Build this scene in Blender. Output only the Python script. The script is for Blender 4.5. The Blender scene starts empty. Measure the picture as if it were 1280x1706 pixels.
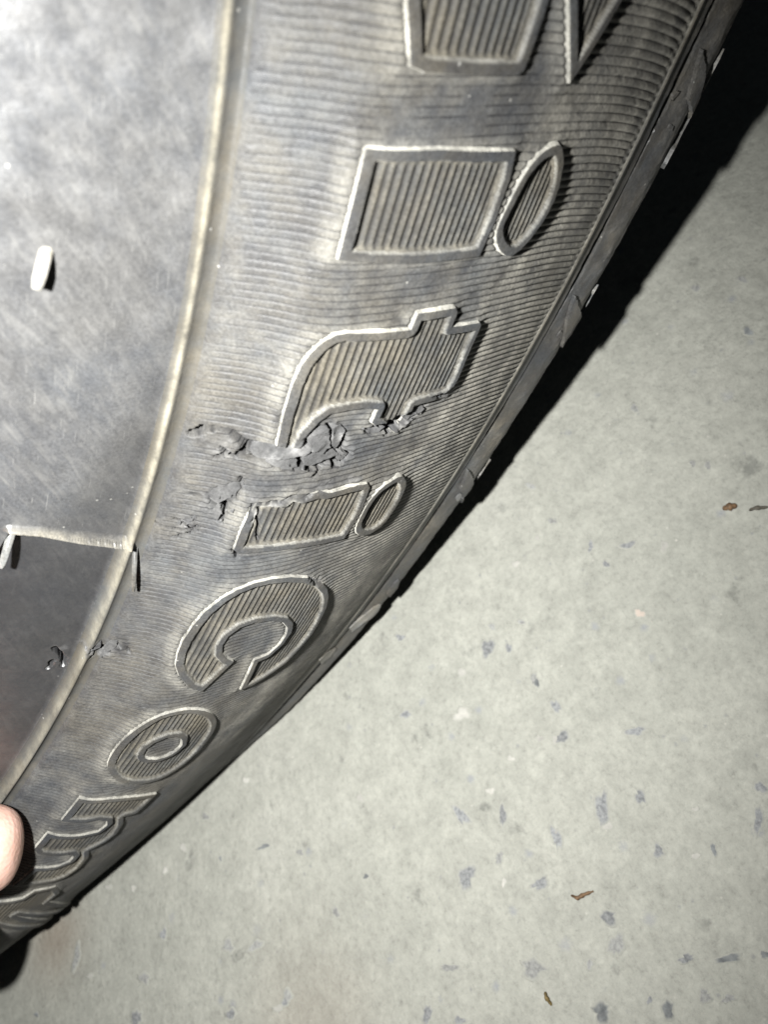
import bpy, math, random
import numpy as np
from mathutils import Matrix, Vector
from mathutils.geometry import delaunay_2d_cdt

random.seed(4)
RNG = np.random.default_rng(11)
SC = bpy.context.scene
COL = SC.collection

# ------------------------------------------------------------------ camera, world, flash, exposure
PW, PH, FPX = 1280.0, 1706.0, 1334.9175            # photograph size and focal length, in its pixels
CAM = np.array([0.15549581, 0.16271393, 0.13598064])
CM = np.array([[0.39416527, -0.72149235, 0.56928247],
               [0.75348073, 0.60836352, 0.24932033],
               [-0.52621340, 0.33066996, 0.78342635]])
cam_d = bpy.data.cameras.new('camera')
cam_d.sensor_fit = 'VERTICAL'
cam_d.sensor_height = 24.0
cam_d.sensor_width = 18.0
cam_d.lens = FPX / PH * 24.0
cam_d.clip_start = 0.004
cam_d.clip_end = 50.0
cam_d.dof.use_dof = True
cam_d.dof.focus_distance = 0.099
cam_d.dof.aperture_fstop = cam_d.lens / 0.72
cam = bpy.data.objects.new('camera', cam_d)
M4 = Matrix.Identity(4)
for i in range(3):
    for j in range(3):
        M4[i][j] = CM[i, j]
    M4[i][3] = CAM[i]
cam.matrix_world = M4
COL.objects.link(cam)
SC.camera = cam

world = bpy.data.worlds.new('World')
SC.world = world
world.use_nodes = True
wbg = world.node_tree.nodes['Background']
wbg.inputs[0].default_value = (0.72, 0.86, 1.0, 1)
wbg.inputs[1].default_value = 0.022

fl_d = bpy.data.lights.new('phone_flash', 'SPOT')  # the phone's own flash, two centimetres beside its lens
fl_d.energy = 2.15
fl_d.spot_size = math.radians(127)
fl_d.spot_blend = 1.0
fl_d.color = (1.0, 0.995, 0.975)
fl_d.shadow_soft_size = 0.0016
fl = bpy.data.objects.new('phone_flash', fl_d)
fl.location = (CAM + CM @ np.array([-0.0210, 0.0010, 0.0])).tolist()
fl.rotation_euler = Vector((CM @ np.array([-0.19, -0.05, -1.0])).tolist()).to_track_quat('-Z', 'Y').to_euler()
COL.objects.link(fl)

SC.view_settings.view_transform = 'Standard'
SC.view_settings.look = 'None'
SC.view_settings.exposure = 0.0
SC.view_settings.gamma = 1.0
SC.render.film_transparent = False
try:
    SC.cycles.max_bounces = 6
    SC.cycles.use_adaptive_sampling = True
except Exception:
    pass

# ------------------------------------------------------------------ tyre surface of revolution
RL = 0.30246                                        # height of the tyre's axis over the ground
NODES = np.array([(0.203, 0.072), (0.206, 0.081), (0.214, 0.089), (0.225, 0.0945), (0.238, 0.0970), (0.2509, 0.0976),
                  (0.2560, 0.0995), (0.2605, 0.1016), (0.2670, 0.1014), (0.2753, 0.0993), (0.2850, 0.0955), (0.2960, 0.0898),
                  (0.3051, 0.0848), (0.3110, 0.0826), (0.3152, 0.0785), (0.3172, 0.0735), (0.3182, 0.060), (0.3190, 0.030),
                  (0.3192, 0.0)])


def catmull(P, n=60):
    P = np.vstack([2 * P[0] - P[1], P, 2 * P[-1] - P[-2]])
    out = []
    t = np.linspace(0, 1, n, endpoint=False)[:, None]
    for i in range(1, len(P) - 2):
        p0, p1, p2, p3 = P[i - 1], P[i], P[i + 1], P[i + 2]
        d1 = (np.linalg.norm(p1 - p0)) ** .5; d2 = (np.linalg.norm(p2 - p1)) ** .5; d3 = (np.linalg.norm(p3 - p2)) ** .5
        m1 = (p1 - p0) / d1 - (p2 - p0) / (d1 + d2) + (p2 - p1) / d2
        m2 = (p2 - p1) / d2 - (p3 - p1) / (d2 + d3) + (p3 - p2) / d3
        m1 = m1 * d2; m2 = m2 * d2
        out.append((2 * t ** 3 - 3 * t ** 2 + 1) * p1 + (t ** 3 - 2 * t ** 2 + t) * m1 + (-2 * t ** 3 + 3 * t ** 2) * p2 + (t ** 3 - t ** 2) * m2)
    out.append(P[-2:-1])
    return np.vstack(out)


PT = catmull(NODES)
_seg = np.linalg.norm(np.diff(PT, axis=0), axis=1)
ST = np.concatenate([[0], np.cumsum(_seg)])
def s_of_r(r, hmin=0.0):
    m = (PT[:, 1] >= hmin)
    k = np.argmin(np.abs(PT[:, 0] - r) + (~m) * 9)
    return ST[k]
ST = ST - s_of_r(0.2509, 0.09)
TT = np.gradient(PT, ST, axis=0)
TT /= np.linalg.norm(TT, axis=1)[:, None]
NT = np.stack([-TT[:, 1], TT[:, 0]], 1)             # (dr, dh) normal, outward of the sidewall
if NT[np.argmin(np.abs(ST))][1] < 0:
    NT = -NT
# soften normals a little
S_RIDGE, S_GROOVE = 0.0, s_of_r(0.3051, 0.08)
S_RIBEND = S_GROOVE - 0.0042
S_MIN, S_MAX = ST[0], ST[-1]
R0 = 0.27                                           # metric: u = theta * R0


def ground_press(X):
    """the loaded tyre flattens where it meets the ground"""
    u = RL - X[..., 2]
    lim = RL - 0.0004
    k = 0.0036
    over = np.clip(u - (lim - k), 0, None)
    un = np.where(over > 0, lim - k * np.exp(-over / k), u)
    X = X.copy()
    X[..., 2] = RL - un
    return X


def surf(th, s, D=0.0, press=True):
    r = np.interp(s, ST, PT[:, 0]); h = np.interp(s, ST, PT[:, 1])
    nr = np.interp(s, ST, NT[:, 0]); nh = np.interp(s, ST, NT[:, 1])
    r = r + D * nr; h = h + D * nh
    X = np.stack([h, r * np.sin(th), RL - r * np.cos(th)], -1)
    return ground_press(X) if press else X


def proj(X):
    q = (X - CAM) @ CM
    return np.stack([PW / 2 + FPX * q[..., 0] / -q[..., 2], PH / 2 - FPX * q[..., 1] / -q[..., 2]], -1)


_gt, _gs = np.meshgrid(np.radians(np.linspace(-4, 54, 380)), np.linspace(-0.03, S_GROOVE + 0.012, 260), indexing='ij')
_gp = proj(surf(_gt, _gs)).reshape(-1, 2)
_gt = _gt.ravel(); _gs = _gs.ravel()


def at(pts):
    """picture points of the photograph -> (theta, s) on the tyre"""
    pts = np.atleast_2d(np.asarray(pts, float))
    out = []
    for p in pts:
        k = np.argmin(((_gp - p) ** 2).sum(1))
        v = np.array([_gt[k], _gs[k]])
        for _ in range(6):
            e = proj(surf(v[0], v[1])) - p
            J = np.stack([(proj(surf(v[0] + 1e-5, v[1])) - p - e) / 1e-5, (proj(surf(v[0], v[1] + 1e-6)) - p - e) / 1e-6], 1)
            try:
                dv = np.linalg.solve(J, -e)
            except Exception:
                break
            dv = np.clip(dv, [-.02, -.003], [.02, .003])
            v = v + dv
        if not (abs(v[0] - _gt[k]) < .08 and abs(v[1] - _gs[k]) < .01):
            v = np.array([_gt[k], _gs[k]])
        out.append(v)
    return np.array(out)


def atu(pts):
    v = at(pts)
    return np.stack([v[:, 0] * R0, v[:, 1]], 1)     # metric (u, s)


def gpx(p, z=0.0):
    d = CM @ np.array([(p[0] - PW / 2) / FPX, -(p[1] - PH / 2) / FPX, -1.0])
    t = (z - CAM[2]) / d[2]
    return CAM + t * d


def apx(p, depth):
    return CAM + CM @ (np.array([(p[0] - PW / 2) / FPX, -(p[1] - PH / 2) / FPX, -1.0]) * depth)


# ------------------------------------------------------------------ small helpers
def seg_dist(P, poly, closed=True):
    """distance of points P (N,2) to a polyline"""
    A = poly if closed else poly[:-1]
    B = np.roll(poly, -1, 0) if closed else poly[1:]
    best = np.full(len(P), 9.0)
    for a, b in zip(A, B):
        ab = b - a
        L = ab @ ab + 1e-20
        t = np.clip(((P - a) @ ab) / L, 0, 1)
        q = P - a - t[:, None] * ab
        best = np.minimum(best, (q * q).sum(1))
    return np.sqrt(best)


def inside(P, poly):
    x, y = P[:, 0], P[:, 1]
    c = np.zeros(len(P), bool)
    j = len(poly) - 1
    for i in range(len(poly)):
        xi, yi = poly[i]; xj, yj = poly[j]
        cr = ((yi > y) != (yj > y)) & (x < (xj - xi) * (y - yi) / (yj - yi + 1e-30) + xi)
        c ^= cr
        j = i
    return c


def vnoise(P, scale, seed=0, octaves=3):
    """smooth value noise on 2-D points, about -1..1"""
    out = np.zeros(len(P)); amp = 1.0; tot = 0
    for o in range(octaves):
        Q = P * scale * 2 ** o + seed * 17.31 + o * 5.7
        I = np.floor(Q).astype(np.int64); F = Q - I
        F = F * F * (3 - 2 * F)
        def h(ix, iy):
            n = (ix * 374761393 + iy * 668265263 + seed * 974711) & 0xFFFFFFFF
            n = ((n ^ (n >> 13)) * 1274126177) & 0xFFFFFFFF
            n = n ^ (n >> 16)
            return (n & 0xFFFF) / 32767.5 - 1
        a = h(I[:, 0], I[:, 1]); b = h(I[:, 0] + 1, I[:, 1]); c = h(I[:, 0], I[:, 1] + 1); d = h(I[:, 0] + 1, I[:, 1] + 1)
        out += amp * ((a * (1 - F[:, 0]) + b * F[:, 0]) * (1 - F[:, 1]) + (c * (1 - F[:, 0]) + d * F[:, 0]) * F[:, 1])
        tot += amp; amp *= .5
    return out / tot


def smooth(a, b, x):
    t = np.clip((x - a) / (b - a), 0, 1)
    return t * t * (3 - 2 * t)


def mesh_obj(name, V, F, mat, parent=None, uv=None, attrs=None, smooth_sh=True):
    me = bpy.data.meshes.new(name)
    V = np.asarray(V, np.float32)
    F = np.asarray(F, np.int32)
    k = F.shape[1]
    me.vertices.add(len(V)); me.vertices.foreach_set('co', V.ravel())
    me.loops.add(F.size); me.loops.foreach_set('vertex_index', F.ravel())
    me.polygons.add(len(F))
    me.polygons.foreach_set('loop_start', np.arange(0, F.size, k, dtype=np.int32))
    me.polygons.foreach_set('loop_total', np.full(len(F), k, np.int32))
    me.polygons.foreach_set('use_smooth', np.full(len(F), smooth_sh))
    me.update(calc_edges=True)
    if uv is not None:
        l = me.uv_layers.new(name='UVMap')
        l.data.foreach_set('uv', np.asarray(uv, np.float32)[F.ravel()].ravel())
    for nm, a in (attrs or {}).items():
        at_ = me.attributes.new(nm, 'FLOAT', 'POINT')
        at_.data.foreach_set('value', np.asarray(a, np.float32))
    me.materials.append(mat)
    o = bpy.data.objects.new(name, me)
    COL.objects.link(o)
    if parent is not None:
        o.parent = parent
    return o


def tag(o, label=None, cat=None, group=None, kind=None):
    if label: o['label'] = label
    if cat: o['category'] = cat
    if group: o['group'] = group
    if kind: o['kind'] = kind
    return o


def grid_faces(n, m, flip=False):
    i = np.arange(n - 1)[:, None] * m + np.arange(m - 1)[None, :]
    F = np.stack([i, i + 1, i + m + 1, i + m], -1).reshape(-1, 4)
    return F[:, ::-1] if flip else F


# ------------------------------------------------------------------ materials
def nt_mat(name):
    m = bpy.data.materials.new(name)
    m.use_nodes = True
    nt = m.node_tree
    b = nt.nodes['Principled BSDF']
    return m, nt, b


def N(nt, t, **kw):
    n = nt.nodes.new(t)
    for k, v in kw.items():
        if k.startswith('i_'):
            n.inputs[k[2:].replace('_', ' ')].default_value = v
        else:
            setattr(n, k, v)
    return n


def ramp(nt, src, stops):
    r = nt.nodes.new('ShaderNodeValToRGB')
    e = r.color_ramp.elements
    e[0].position, e[0].color = stops[0][0], stops[0][1]
    e[1].position, e[1].color = stops[-1][0], stops[-1][1]
    for p, c in stops[1:-1]:
        x = e.new(p); x.color = c
    nt.links.new(src, r.inputs[0])
    return r


def g(v, a=1):
    return (v, v, v, a)


def mix(nt, fac, a, b, blend='MIX'):
    m = nt.nodes.new('ShaderNodeMix'); m.data_type = 'RGBA'; m.blend_type = blend
    for sock, val in ((m.inputs[0], fac), (m.inputs[6], a), (m.inputs[7], b)):
        if hasattr(val, 'links'):
            nt.links.new(val, sock)
        else:
            sock.default_value = val
    return m.outputs[2]


def rubber(name, base=(0.0300, 0.0300, 0.0312), dusty=(0.0672, 0.0642, 0.0576), tan=(0.145, 0.134, 0.108), rough=0.5, spec=0.5,
           scratch=0.0, grain=0.5, dustbias=0.5, streak=None, fleck=.93, hues=1.0, grit=.75):
    m, nt, b = nt_mat(name)
    L = nt.links.new
    tc = N(nt, 'ShaderNodeTexCoord')
    uv = tc.outputs['UV']
    big = N(nt, 'ShaderNodeTexNoise', i_Scale=70.0, i_Detail=6.0, i_Roughness=0.65); L(tc.outputs['Object'], big.inputs['Vector'])
    fine = N(nt, 'ShaderNodeTexNoise', i_Scale=1500.0, i_Detail=4.0, i_Roughness=0.7); L(tc.outputs['Object'], fine.inputs['Vector'])
    mid = N(nt, 'ShaderNodeTexNoise', i_Scale=330.0, i_Detail=5.0, i_Roughness=0.7); L(tc.outputs['Object'], mid.inputs['Vector'])
    f1 = ramp(nt, big.outputs[0], [(dustbias - 0.16, g(0)), (dustbias + 0.16, g(1))])
    f2 = ramp(nt, mid.outputs[0], [(0.36, g(0.25)), (0.66, g(1))])
    fd = N(nt, 'ShaderNodeMath', operation='MULTIPLY'); L(f1.outputs[0], fd.inputs[0]); L(f2.outputs[0], fd.inputs[1])
    c = mix(nt, fd.outputs[0], base + (1,), dusty + (1,))
    hue = N(nt, 'ShaderNodeTexNoise', i_Scale=95.0, i_Detail=5.0, i_Roughness=0.7); L(tc.outputs['Object'], hue.inputs['Vector'])
    hr = ramp(nt, hue.outputs[0], [(0.36, (0.88, 0.95, 1.06, 1)), (0.50, (1, 1, 1, 1)), (0.64, (1.08, 1.02, 0.91, 1))])
    c = mix(nt, hues, c, hr.outputs[0], 'MULTIPLY')
    gr = N(nt, 'ShaderNodeTexNoise', i_Scale=3600.0, i_Detail=4.0, i_Roughness=0.75); L(tc.outputs['Object'], gr.inputs['Vector'])
    grr = ramp(nt, gr.outputs[0], [(0.34, g(0.62)), (0.50, g(1.0)), (0.66, g(1.45))])
    # tan dirt in hollows and along raised edges, plus light painted beside letters
    da = N(nt, 'ShaderNodeAttribute', attribute_name='dust_and_light')
    dm = N(nt, 'ShaderNodeMath', operation='MULTIPLY'); L(da.outputs['Fac'], dm.inputs[0])
    f3 = ramp(nt, mid.outputs[0], [(0.30, g(0.15)), (0.62, g(1))]); L(f3.outputs[0], dm.inputs[1])
    c = mix(nt, dm.outputs[0], c, tan + (1,))
    c = mix(nt, grit, c, grr.outputs[0], 'MULTIPLY')
    # worn, freshly torn rubber
    wa = N(nt, 'ShaderNodeAttribute', attribute_name='wear')
    wr = ramp(nt, mid.outputs[0], [(0.36, (0.026, 0.026, 0.027, 1)), (0.52, (0.072, 0.072, 0.072, 1)), (0.66, (0.19, 0.188, 0.184, 1))])
    c = mix(nt, wa.outputs['Fac'], c, wr.outputs[0])
    if streak:                                       # wiped marks in the dirt, drawn out one way
        mp = N(nt, 'ShaderNodeMapping', vector_type='TEXTURE'); L(uv, mp.inputs[0])
        mp.inputs['Rotation'].default_value = (0, 0, streak[0]); mp.inputs['Scale'].default_value = (streak[1], streak[2], 1)
        sn = N(nt, 'ShaderNodeTexNoise', i_Scale=1.0, i_Detail=5.0, i_Roughness=0.6, i_Distortion=0.6); L(mp.outputs[0], sn.inputs['Vector'])
        sr = ramp(nt, sn.outputs[0], [(0.46, g(0)), (0.72, g(1))])
        sm = N(nt, 'ShaderNodeMath', operation='MULTIPLY'); L(sr.outputs[0], sm.inputs[0]); L(f2.outputs[0], sm.inputs[1])
        c = mix(nt, sm.outputs[0], c, (0.074, 0.073, 0.070, 1))
        mp2 = N(nt, 'ShaderNodeMapping', vector_type='TEXTURE'); L(uv, mp2.inputs[0])
        mp2.inputs['Rotation'].default_value = (0, 0, streak[0] + .5); mp2.inputs['Scale'].default_value = (streak[1] * .9, streak[2] * .22, 1)
        s2 = N(nt, 'ShaderNodeTexNoise', i_Scale=1.0, i_Detail=3.0, i_Roughness=0.6); L(mp2.outputs[0], s2.inputs['Vector'])
        s2r = ramp(nt, s2.outputs[0], [(0.62, g(0)), (0.74, g(0.5))])
        c = mix(nt, s2r.outputs[0], c, (0.145, 0.143, 0.135, 1))
    # pale specks
    vo = N(nt, 'ShaderNodeTexVoronoi', i_Scale=900.0); L(tc.outputs['Object'], vo.inputs['Vector'])
    vc = N(nt, 'ShaderNodeMath', operation='LESS_THAN'); L(vo.outputs['Distance'], vc.inputs[0]); vc.inputs[1].default_value = 0.12
    vs = N(nt, 'ShaderNodeSeparateColor'); L(vo.outputs['Color'], vs.inputs[0])
    vg = N(nt, 'ShaderNodeMath', operation='GREATER_THAN'); L(vs.outputs[0], vg.inputs[0]); vg.inputs[1].default_value = fleck
    vm = N(nt, 'ShaderNodeMath', operation='MULTIPLY'); L(vc.outputs[0], vm.inputs[0]); L(vg.outputs[0], vm.inputs[1])
    c = mix(nt, vm.outputs[0], c, (0.17, 0.167, 0.155, 1))
    ca = N(nt, 'ShaderNodeAttribute', attribute_name='shade_and_clean')   # painted shade in cracks, groove, gouges, rib valleys and pad facet; darker pocket
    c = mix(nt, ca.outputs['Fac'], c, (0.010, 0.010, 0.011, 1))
    L(c, b.inputs['Base Color'])
    rr = ramp(nt, mid.outputs[0], [(0.3, g(rough - 0.10)), (0.7, g(rough + 0.16))])
    L(rr.outputs[0], b.inputs['Roughness'])
    b.inputs['Specular IOR Level'].default_value = spec
    b.inputs['Diffuse Roughness'].default_value = 1.0
    bp = N(nt, 'ShaderNodeBump', i_Strength=grain, i_Distance=0.00012); L(fine.outputs[0], bp.inputs['Height'])
    bp2 = N(nt, 'ShaderNodeBump', i_Strength=grain * .8, i_Distance=0.00018); L(mid.outputs[0], bp2.inputs['Height']); L(bp.outputs[0], bp2.inputs['Normal'])
    L(bp2.outputs[0], b.inputs['Normal'])
    return m


M_BAND = rubber('ribbed_rubber', rough=0.58, spec=0.32, grain=0.8, dusty=(0.0708, 0.0695, 0.0650), tan=(0.23, 0.22, 0.19))
M_PAD = rubber('scuffed_rubber', hues=.35, grit=.7, base=(0.036, 0.0365, 0.038), dusty=(0.053, 0.0528, 0.052), rough=0.40, spec=1.0, fleck=.78, grain=0.35,
               streak=(2.62, 1/260.0, 1/1500.0))
_pb = M_PAD.node_tree.nodes['Principled BSDF']
_pb.inputs['Coat Weight'].default_value = .65
_pb.inputs['Coat Roughness'].default_value = .37
M_LET = rubber('letter_rubber', base=(0.032, 0.032, 0.0322), dusty=(0.084, 0.080, 0.070), tan=(0.36, 0.35, 0.31), rough=0.56, spec=.35, grain=0.9, dustbias=.52)
M_FACE = rubber('letter_face_rubber', base=(0.0390, 0.0378, 0.0348), dusty=(0.0870, 0.0822, 0.0702), rough=0.6, spec=.3, grain=0.5, dustbias=.42)
M_RIDGE = rubber('ridge_rubber', grit=.25, base=(0.0420, 0.0408, 0.0372), dusty=(0.0720, 0.0672, 0.0570), tan=(.20, .185, .145), rough=0.55, spec=.35, dustbias=.55)
M_SHO = rubber('shoulder_rubber', base=(0.032, 0.031, 0.030), dusty=(0.115, 0.110, 0.098), rough=0.5, dustbias=.5)
M_TREAD = rubber('tread_rubber', base=(0.0210, 0.0210, 0.0210), dusty=(0.0540, 0.0510, 0.0450), rough=0.6)
M_TORN = rubber('torn_rubber', hues=0.0, base=(0.042, 0.042, 0.042), dusty=(0.098, 0.097, 0.094), rough=0.75, spec=.2, grain=1.0, dustbias=.50)
M_FLAKE = rubber('flake_rubber', base=(0.09, 0.088, 0.083), dusty=(0.23, 0.226, 0.21), rough=0.45, dustbias=.46)
M_HAIR = rubber('hair_rubber', base=(0.0960, 0.0960, 0.0900), dusty=(0.1800, 0.1770, 0.1680), rough=0.4, dustbias=.4)


# ------------------------------------------------------------------ outlines of the raised lettering (photograph points)
LETTERS = [
    dict(kind='stem', label='raised letter stem cut off by the top edge', outer=[(671, -90), (674, 0), (679, 104), (700, 113), (780, 119), (855, 120), (866, 109), (876, 82), (896, 24), (903, 0), (936, -90)]),
    dict(kind='wedge', label='raised wedge pointing down beside the cut-off stem', outer=[(936, -90), (939, 0), (940, 60), (941, 134), (977, 79), (1024, 0), (1070, -90)]),
    dict(kind='i_body', label='upper raised letter i, without its dot', outer=[(607, 241), (730, 243), (852, 246), (843, 289), (818, 362), (792, 421), (676, 433), (561, 426), (583, 340)]),
    dict(kind='i_dot', label='oval dot of the upper raised letter i', curve=True, outer=[(922, 236), (898, 247), (874, 273), (857, 300), (840, 334), (825, 365), (819, 386), (823, 407), (836, 420), (853, 416), (877, 392), (902, 356), (920, 317), (930, 275), (930, 247)]),
    dict(kind='t', label='raised letter t with its lower end torn away', outer=[(462, 727), (472, 683), (487, 633), (501, 602), (513, 585), (526, 571), (540, 560), (554, 552), (572, 548), (592, 549), (679, 543), (690, 516), (753, 507), (756, 514), (747, 539), (793, 532), (795, 537), (776, 580), (758, 624), (741, 654), (712, 663), (684, 670), (676, 690), (660, 716), (636, 714), (614, 698), (624, 676), (600, 674), (576, 677), (546, 683), (528, 696), (509, 718), (492, 752), (484, 776), (452, 772)]),
    dict(kind='i_body', label='lower raised letter i with a ragged worn upper edge', outer=[(387, 914), (401, 876), (420, 835), (456, 831), (472, 829), (490, 820), (505, 822), (530, 814), (545, 815), (578, 806), (607, 800), (611, 806), (599, 842), (580, 874), (568, 892), (546, 897), (487, 907), (440, 912)]),
    dict(kind='i_dot', label='oval dot of the lower raised letter i', curve=True, outer=[(664, 788), (648, 795), (626, 811), (607, 834), (594, 858), (588, 873), (590, 883), (599, 887), (615, 882), (634, 867), (652, 843), (665, 820), (671, 800)]),
    dict(kind='C', label='raised letter C', outer=[(333, 1146), (312, 1139), (297, 1120), (292, 1103), (296, 1082), (305, 1061), (322, 1035), (340, 1013), (368, 990), (392, 976), (420, 965), (450, 958), (481, 955), (509, 957), (530, 964), (541, 976), (543, 988), (540, 1005), (530, 1026), (516, 1050), (495, 1075), (472, 1099), (443, 1120), (415, 1137), (397, 1144), (420, 1094), (443, 1085), (462, 1068), (473, 1052), (475, 1040), (467, 1031), (448, 1028), (420, 1031), (397, 1039), (378, 1053), (368, 1068), (367, 1082), (375, 1091), (386, 1096)]),
    dict(kind='o', label='raised letter o', curve=True, outer=[(182, 1279), (180, 1267), (187, 1251), (202, 1231), (221, 1213), (244, 1197), (266, 1186), (291, 1179), (315, 1176), (337, 1178), (352, 1186), (357, 1198), (352, 1213), (339, 1232), (319, 1254), (292, 1276), (266, 1291), (240, 1299), (214, 1300), (192, 1293)],
         hole=[(237, 1250), (242, 1241), (255, 1231), (274, 1223), (291, 1221), (300, 1227), (298, 1238), (285, 1249), (266, 1257), (249, 1259), (239, 1256)]),
    dict(kind='m', label='raised letter m', outer=[(103, 1361), (133, 1324), (182, 1325), (219, 1322), (258, 1317), (241, 1334), (223, 1350), (203, 1355), (202, 1366), (192, 1382), (173, 1397), (146, 1411), (145, 1422), (131, 1439), (109, 1455), (83, 1465), (39, 1470), (22, 1470), (57, 1440), (94, 1438), (114, 1430), (121, 1422), (116, 1417), (63, 1416), (60, 1407), (81, 1382), (140, 1385), (162, 1380), (176, 1369), (176, 1362), (160, 1360)]),
    dict(kind='f', label='lowest raised letter, half hidden by the finger', outer=[(-30, 1500), (0, 1497), (37, 1491), (55, 1479), (90, 1472), (97, 1481), (78, 1497), (52, 1510), (24, 1519), (0, 1526), (-25, 1530)]),
]


def resample(P, step, curve=False, closed=True):
    P = np.asarray(P)
    if curve:
        Q = np.vstack([P[-1], P, P[0], P[1]]) if closed else np.vstack([P[0], P, P[-1]])
        out = []
        for i in range(1, len(Q) - 2):
            for t in np.linspace(0, 1, 6, endpoint=False):
                p0, p1, p2, p3 = Q[i - 1], Q[i], Q[i + 1], Q[i + 2]
                out.append(.5 * ((2 * p1) + (-p0 + p2) * t + (2 * p0 - 5 * p1 + 4 * p2 - p3) * t * t + (-p0 + 3 * p1 - 3 * p2 + p3) * t ** 3))
        P = np.array(out)
    B = np.roll(P, -1, 0)
    out = []
    n_edges = len(P) if closed else len(P) - 1
    for a, b in zip(P[:n_edges], B[:n_edges]):
        n = max(1, int(round(np.linalg.norm(b - a) / step)))
        for k in range(n):
            out.append(a + (b - a) * k / n)
    if not closed:
        out.append(P[-1])
    return np.array(out)


for L_ in LETTERS:
    L_['u'] = atu(L_['outer'])
    L_['h'] = atu(L_['hole']) if 'hole' in L_ else None

# cracks and tears: polylines in photograph points, half-width (m), depth (m)
CRACKS = [
    ([(318, 722), (337, 715), (362, 714), (385, 722), (404, 735), (412, 745), (425, 753)], .00030, .0022),
    ([(404, 737), (410, 748), (398, 758), (418, 762), (440, 765), (470, 764)], .00022, .0016),
    ([(499, 758), (502, 770), (495, 780)], .00028, .0020),
    ([(546, 708), (546, 722), (550, 735), (545, 748)], .00022, .0018),
    ([(520, 782), (530, 776), (540, 770), (560, 762), (578, 756)], .00034, .0024),
    ([(525, 792), (532, 782), (527, 776)], .00020, .0016),
    ([(562, 772), (572, 762), (580, 756)], .00040, .0026),
    ([(641, 722), (652, 712)], .00022, .0016),
    ([(673, 700), (676, 690), (690, 682), (702, 672)], .00030, .0020),
    ([(368, 745), (373, 753), (360, 762)], .00016, .0010),
    ([(372, 746), (380, 752)], .00014, .0010),
    ([(385, 758), (392, 762)], .00014, .0010),
    ([(318, 822), (340, 828), (352, 838), (362, 842), (368, 855), (366, 868)], .00018, .0012),
    ([(352, 838), (372, 832), (388, 828), (390, 815)], .00018, .0012),
    ([(366, 835), (370, 845), (367, 862)], .00026, .0015),
    ([(400, 795), (402, 806)], .00014, .0010),
    ([(292, 866), (308, 870), (316, 882), (330, 876)], .00014, .0008),
    ([(430, 845), (431, 862), (428, 880), (429, 897)], .00014, .0010),
    ([(92, 1091), (101, 1098), (106, 1108), (105, 1119)], .00022, .0020),
    ([(80, 1124), (86, 1116), (91, 1111)], .00022, .0020),
    ([(150, 1097), (160, 1088), (175, 1080), (192, 1076), (208, 1078), (214, 1086)], .00018, .0010),
    ([(388, 912), (396, 928)], .00016, .0008),
    ([(285, 895), (315, 888), (330, 882)], .00012, .0006),
    ([(262, 872), (285, 880), (305, 884)], .00012, .0006),
]
CR = []
for pts, w, d in CRACKS:
    P = resample(atu(pts), .0006, closed=False)
    P[1:-1] += RNG.normal(0, .00011, (len(P) - 2, 2))
    CR.append((P, w * 1.35, d * 1.3))

# areas where the ribs are torn off or rubbed away: polygon, strength of roughening (m), rib factor, wear colour
WORN = [
    ([(330, 712), (404, 722), (430, 735), (470, 742), (505, 722), (530, 702), (560, 705), (585, 735), (600, 765), (560, 775), (520, 785), (480, 785), (420, 775), (370, 765), (330, 745)], .00016, .25, .35),
    ([(385, 742), (425, 735), (500, 740), (505, 760), (440, 762), (400, 757)], .00030, .0, .8),
    ([(505, 725), (545, 700), (575, 712), (568, 740), (545, 755), (510, 750)], .00030, .0, .8),
    ([(600, 712), (640, 700), (665, 690), (708, 668), (712, 680), (670, 712), (630, 722), (605, 722)], .00022, .1, .7),
    ([(715, 655), (760, 640), (765, 652), (730, 664)], .00014, .3, .6),
    ([(340, 825), (365, 808), (392, 800), (402, 815), (388, 835), (372, 862), (352, 868), (330, 850)], .00026, .1, .75),
    ([(298, 862), (325, 855), (335, 862), (322, 876), (300, 876)], .00022, .2, .8),
    ([(410, 828), (465, 815), (540, 795), (600, 790), (605, 800), (540, 812), (470, 835), (440, 850), (420, 868), (412, 850)], .00016, .2, .75),
    ([(130, 1078), (165, 1066), (214, 1064), (216, 1088), (168, 1098), (150, 1096)], .00026, .2, .85),
    ([(92, 1092), (112, 1085), (116, 1092), (102, 1098)], .00010, .2, .9),
    ([(508, 952), (538, 955), (540, 968), (522, 972)], .00016, .2, .75),
    ([(440, 184), (480, 180), (490, 205), (440, 215)], .00010, .5, .45),
    ([(405, 240), (430, 240), (430, 275), (405, 270)], .00010, .4, .45),
]
WO = [(atu(p), a, rf, wc) for p, a, rf, wc in WORN]
GOUGE = [(atu(p), d) for p, d in [
    ([(396, 738), (415, 734), (450, 736), (498, 742), (505, 728), (528, 708), (548, 702), (572, 708), (578, 730), (572, 748), (584, 756), (572, 768), (545, 770), (525, 784), (500, 782), (470, 782), (436, 766), (414, 756)], .0010),
    ([(600, 712), (626, 702), (655, 700), (672, 690), (704, 670), (708, 680), (690, 694), (668, 706), (636, 720), (612, 724)], .0006),
    ([(344, 822), (362, 810), (388, 804), (402, 804), (402, 816), (388, 834), (372, 866), (360, 868), (352, 846)], .0004),
    ([(298, 868), (312, 862), (328, 858), (322, 870), (310, 878)], .0003),
    ([(134, 1082), (156, 1072), (196, 1066), (200, 1078), (178, 1088), (146, 1090)], .0003)]]

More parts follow.
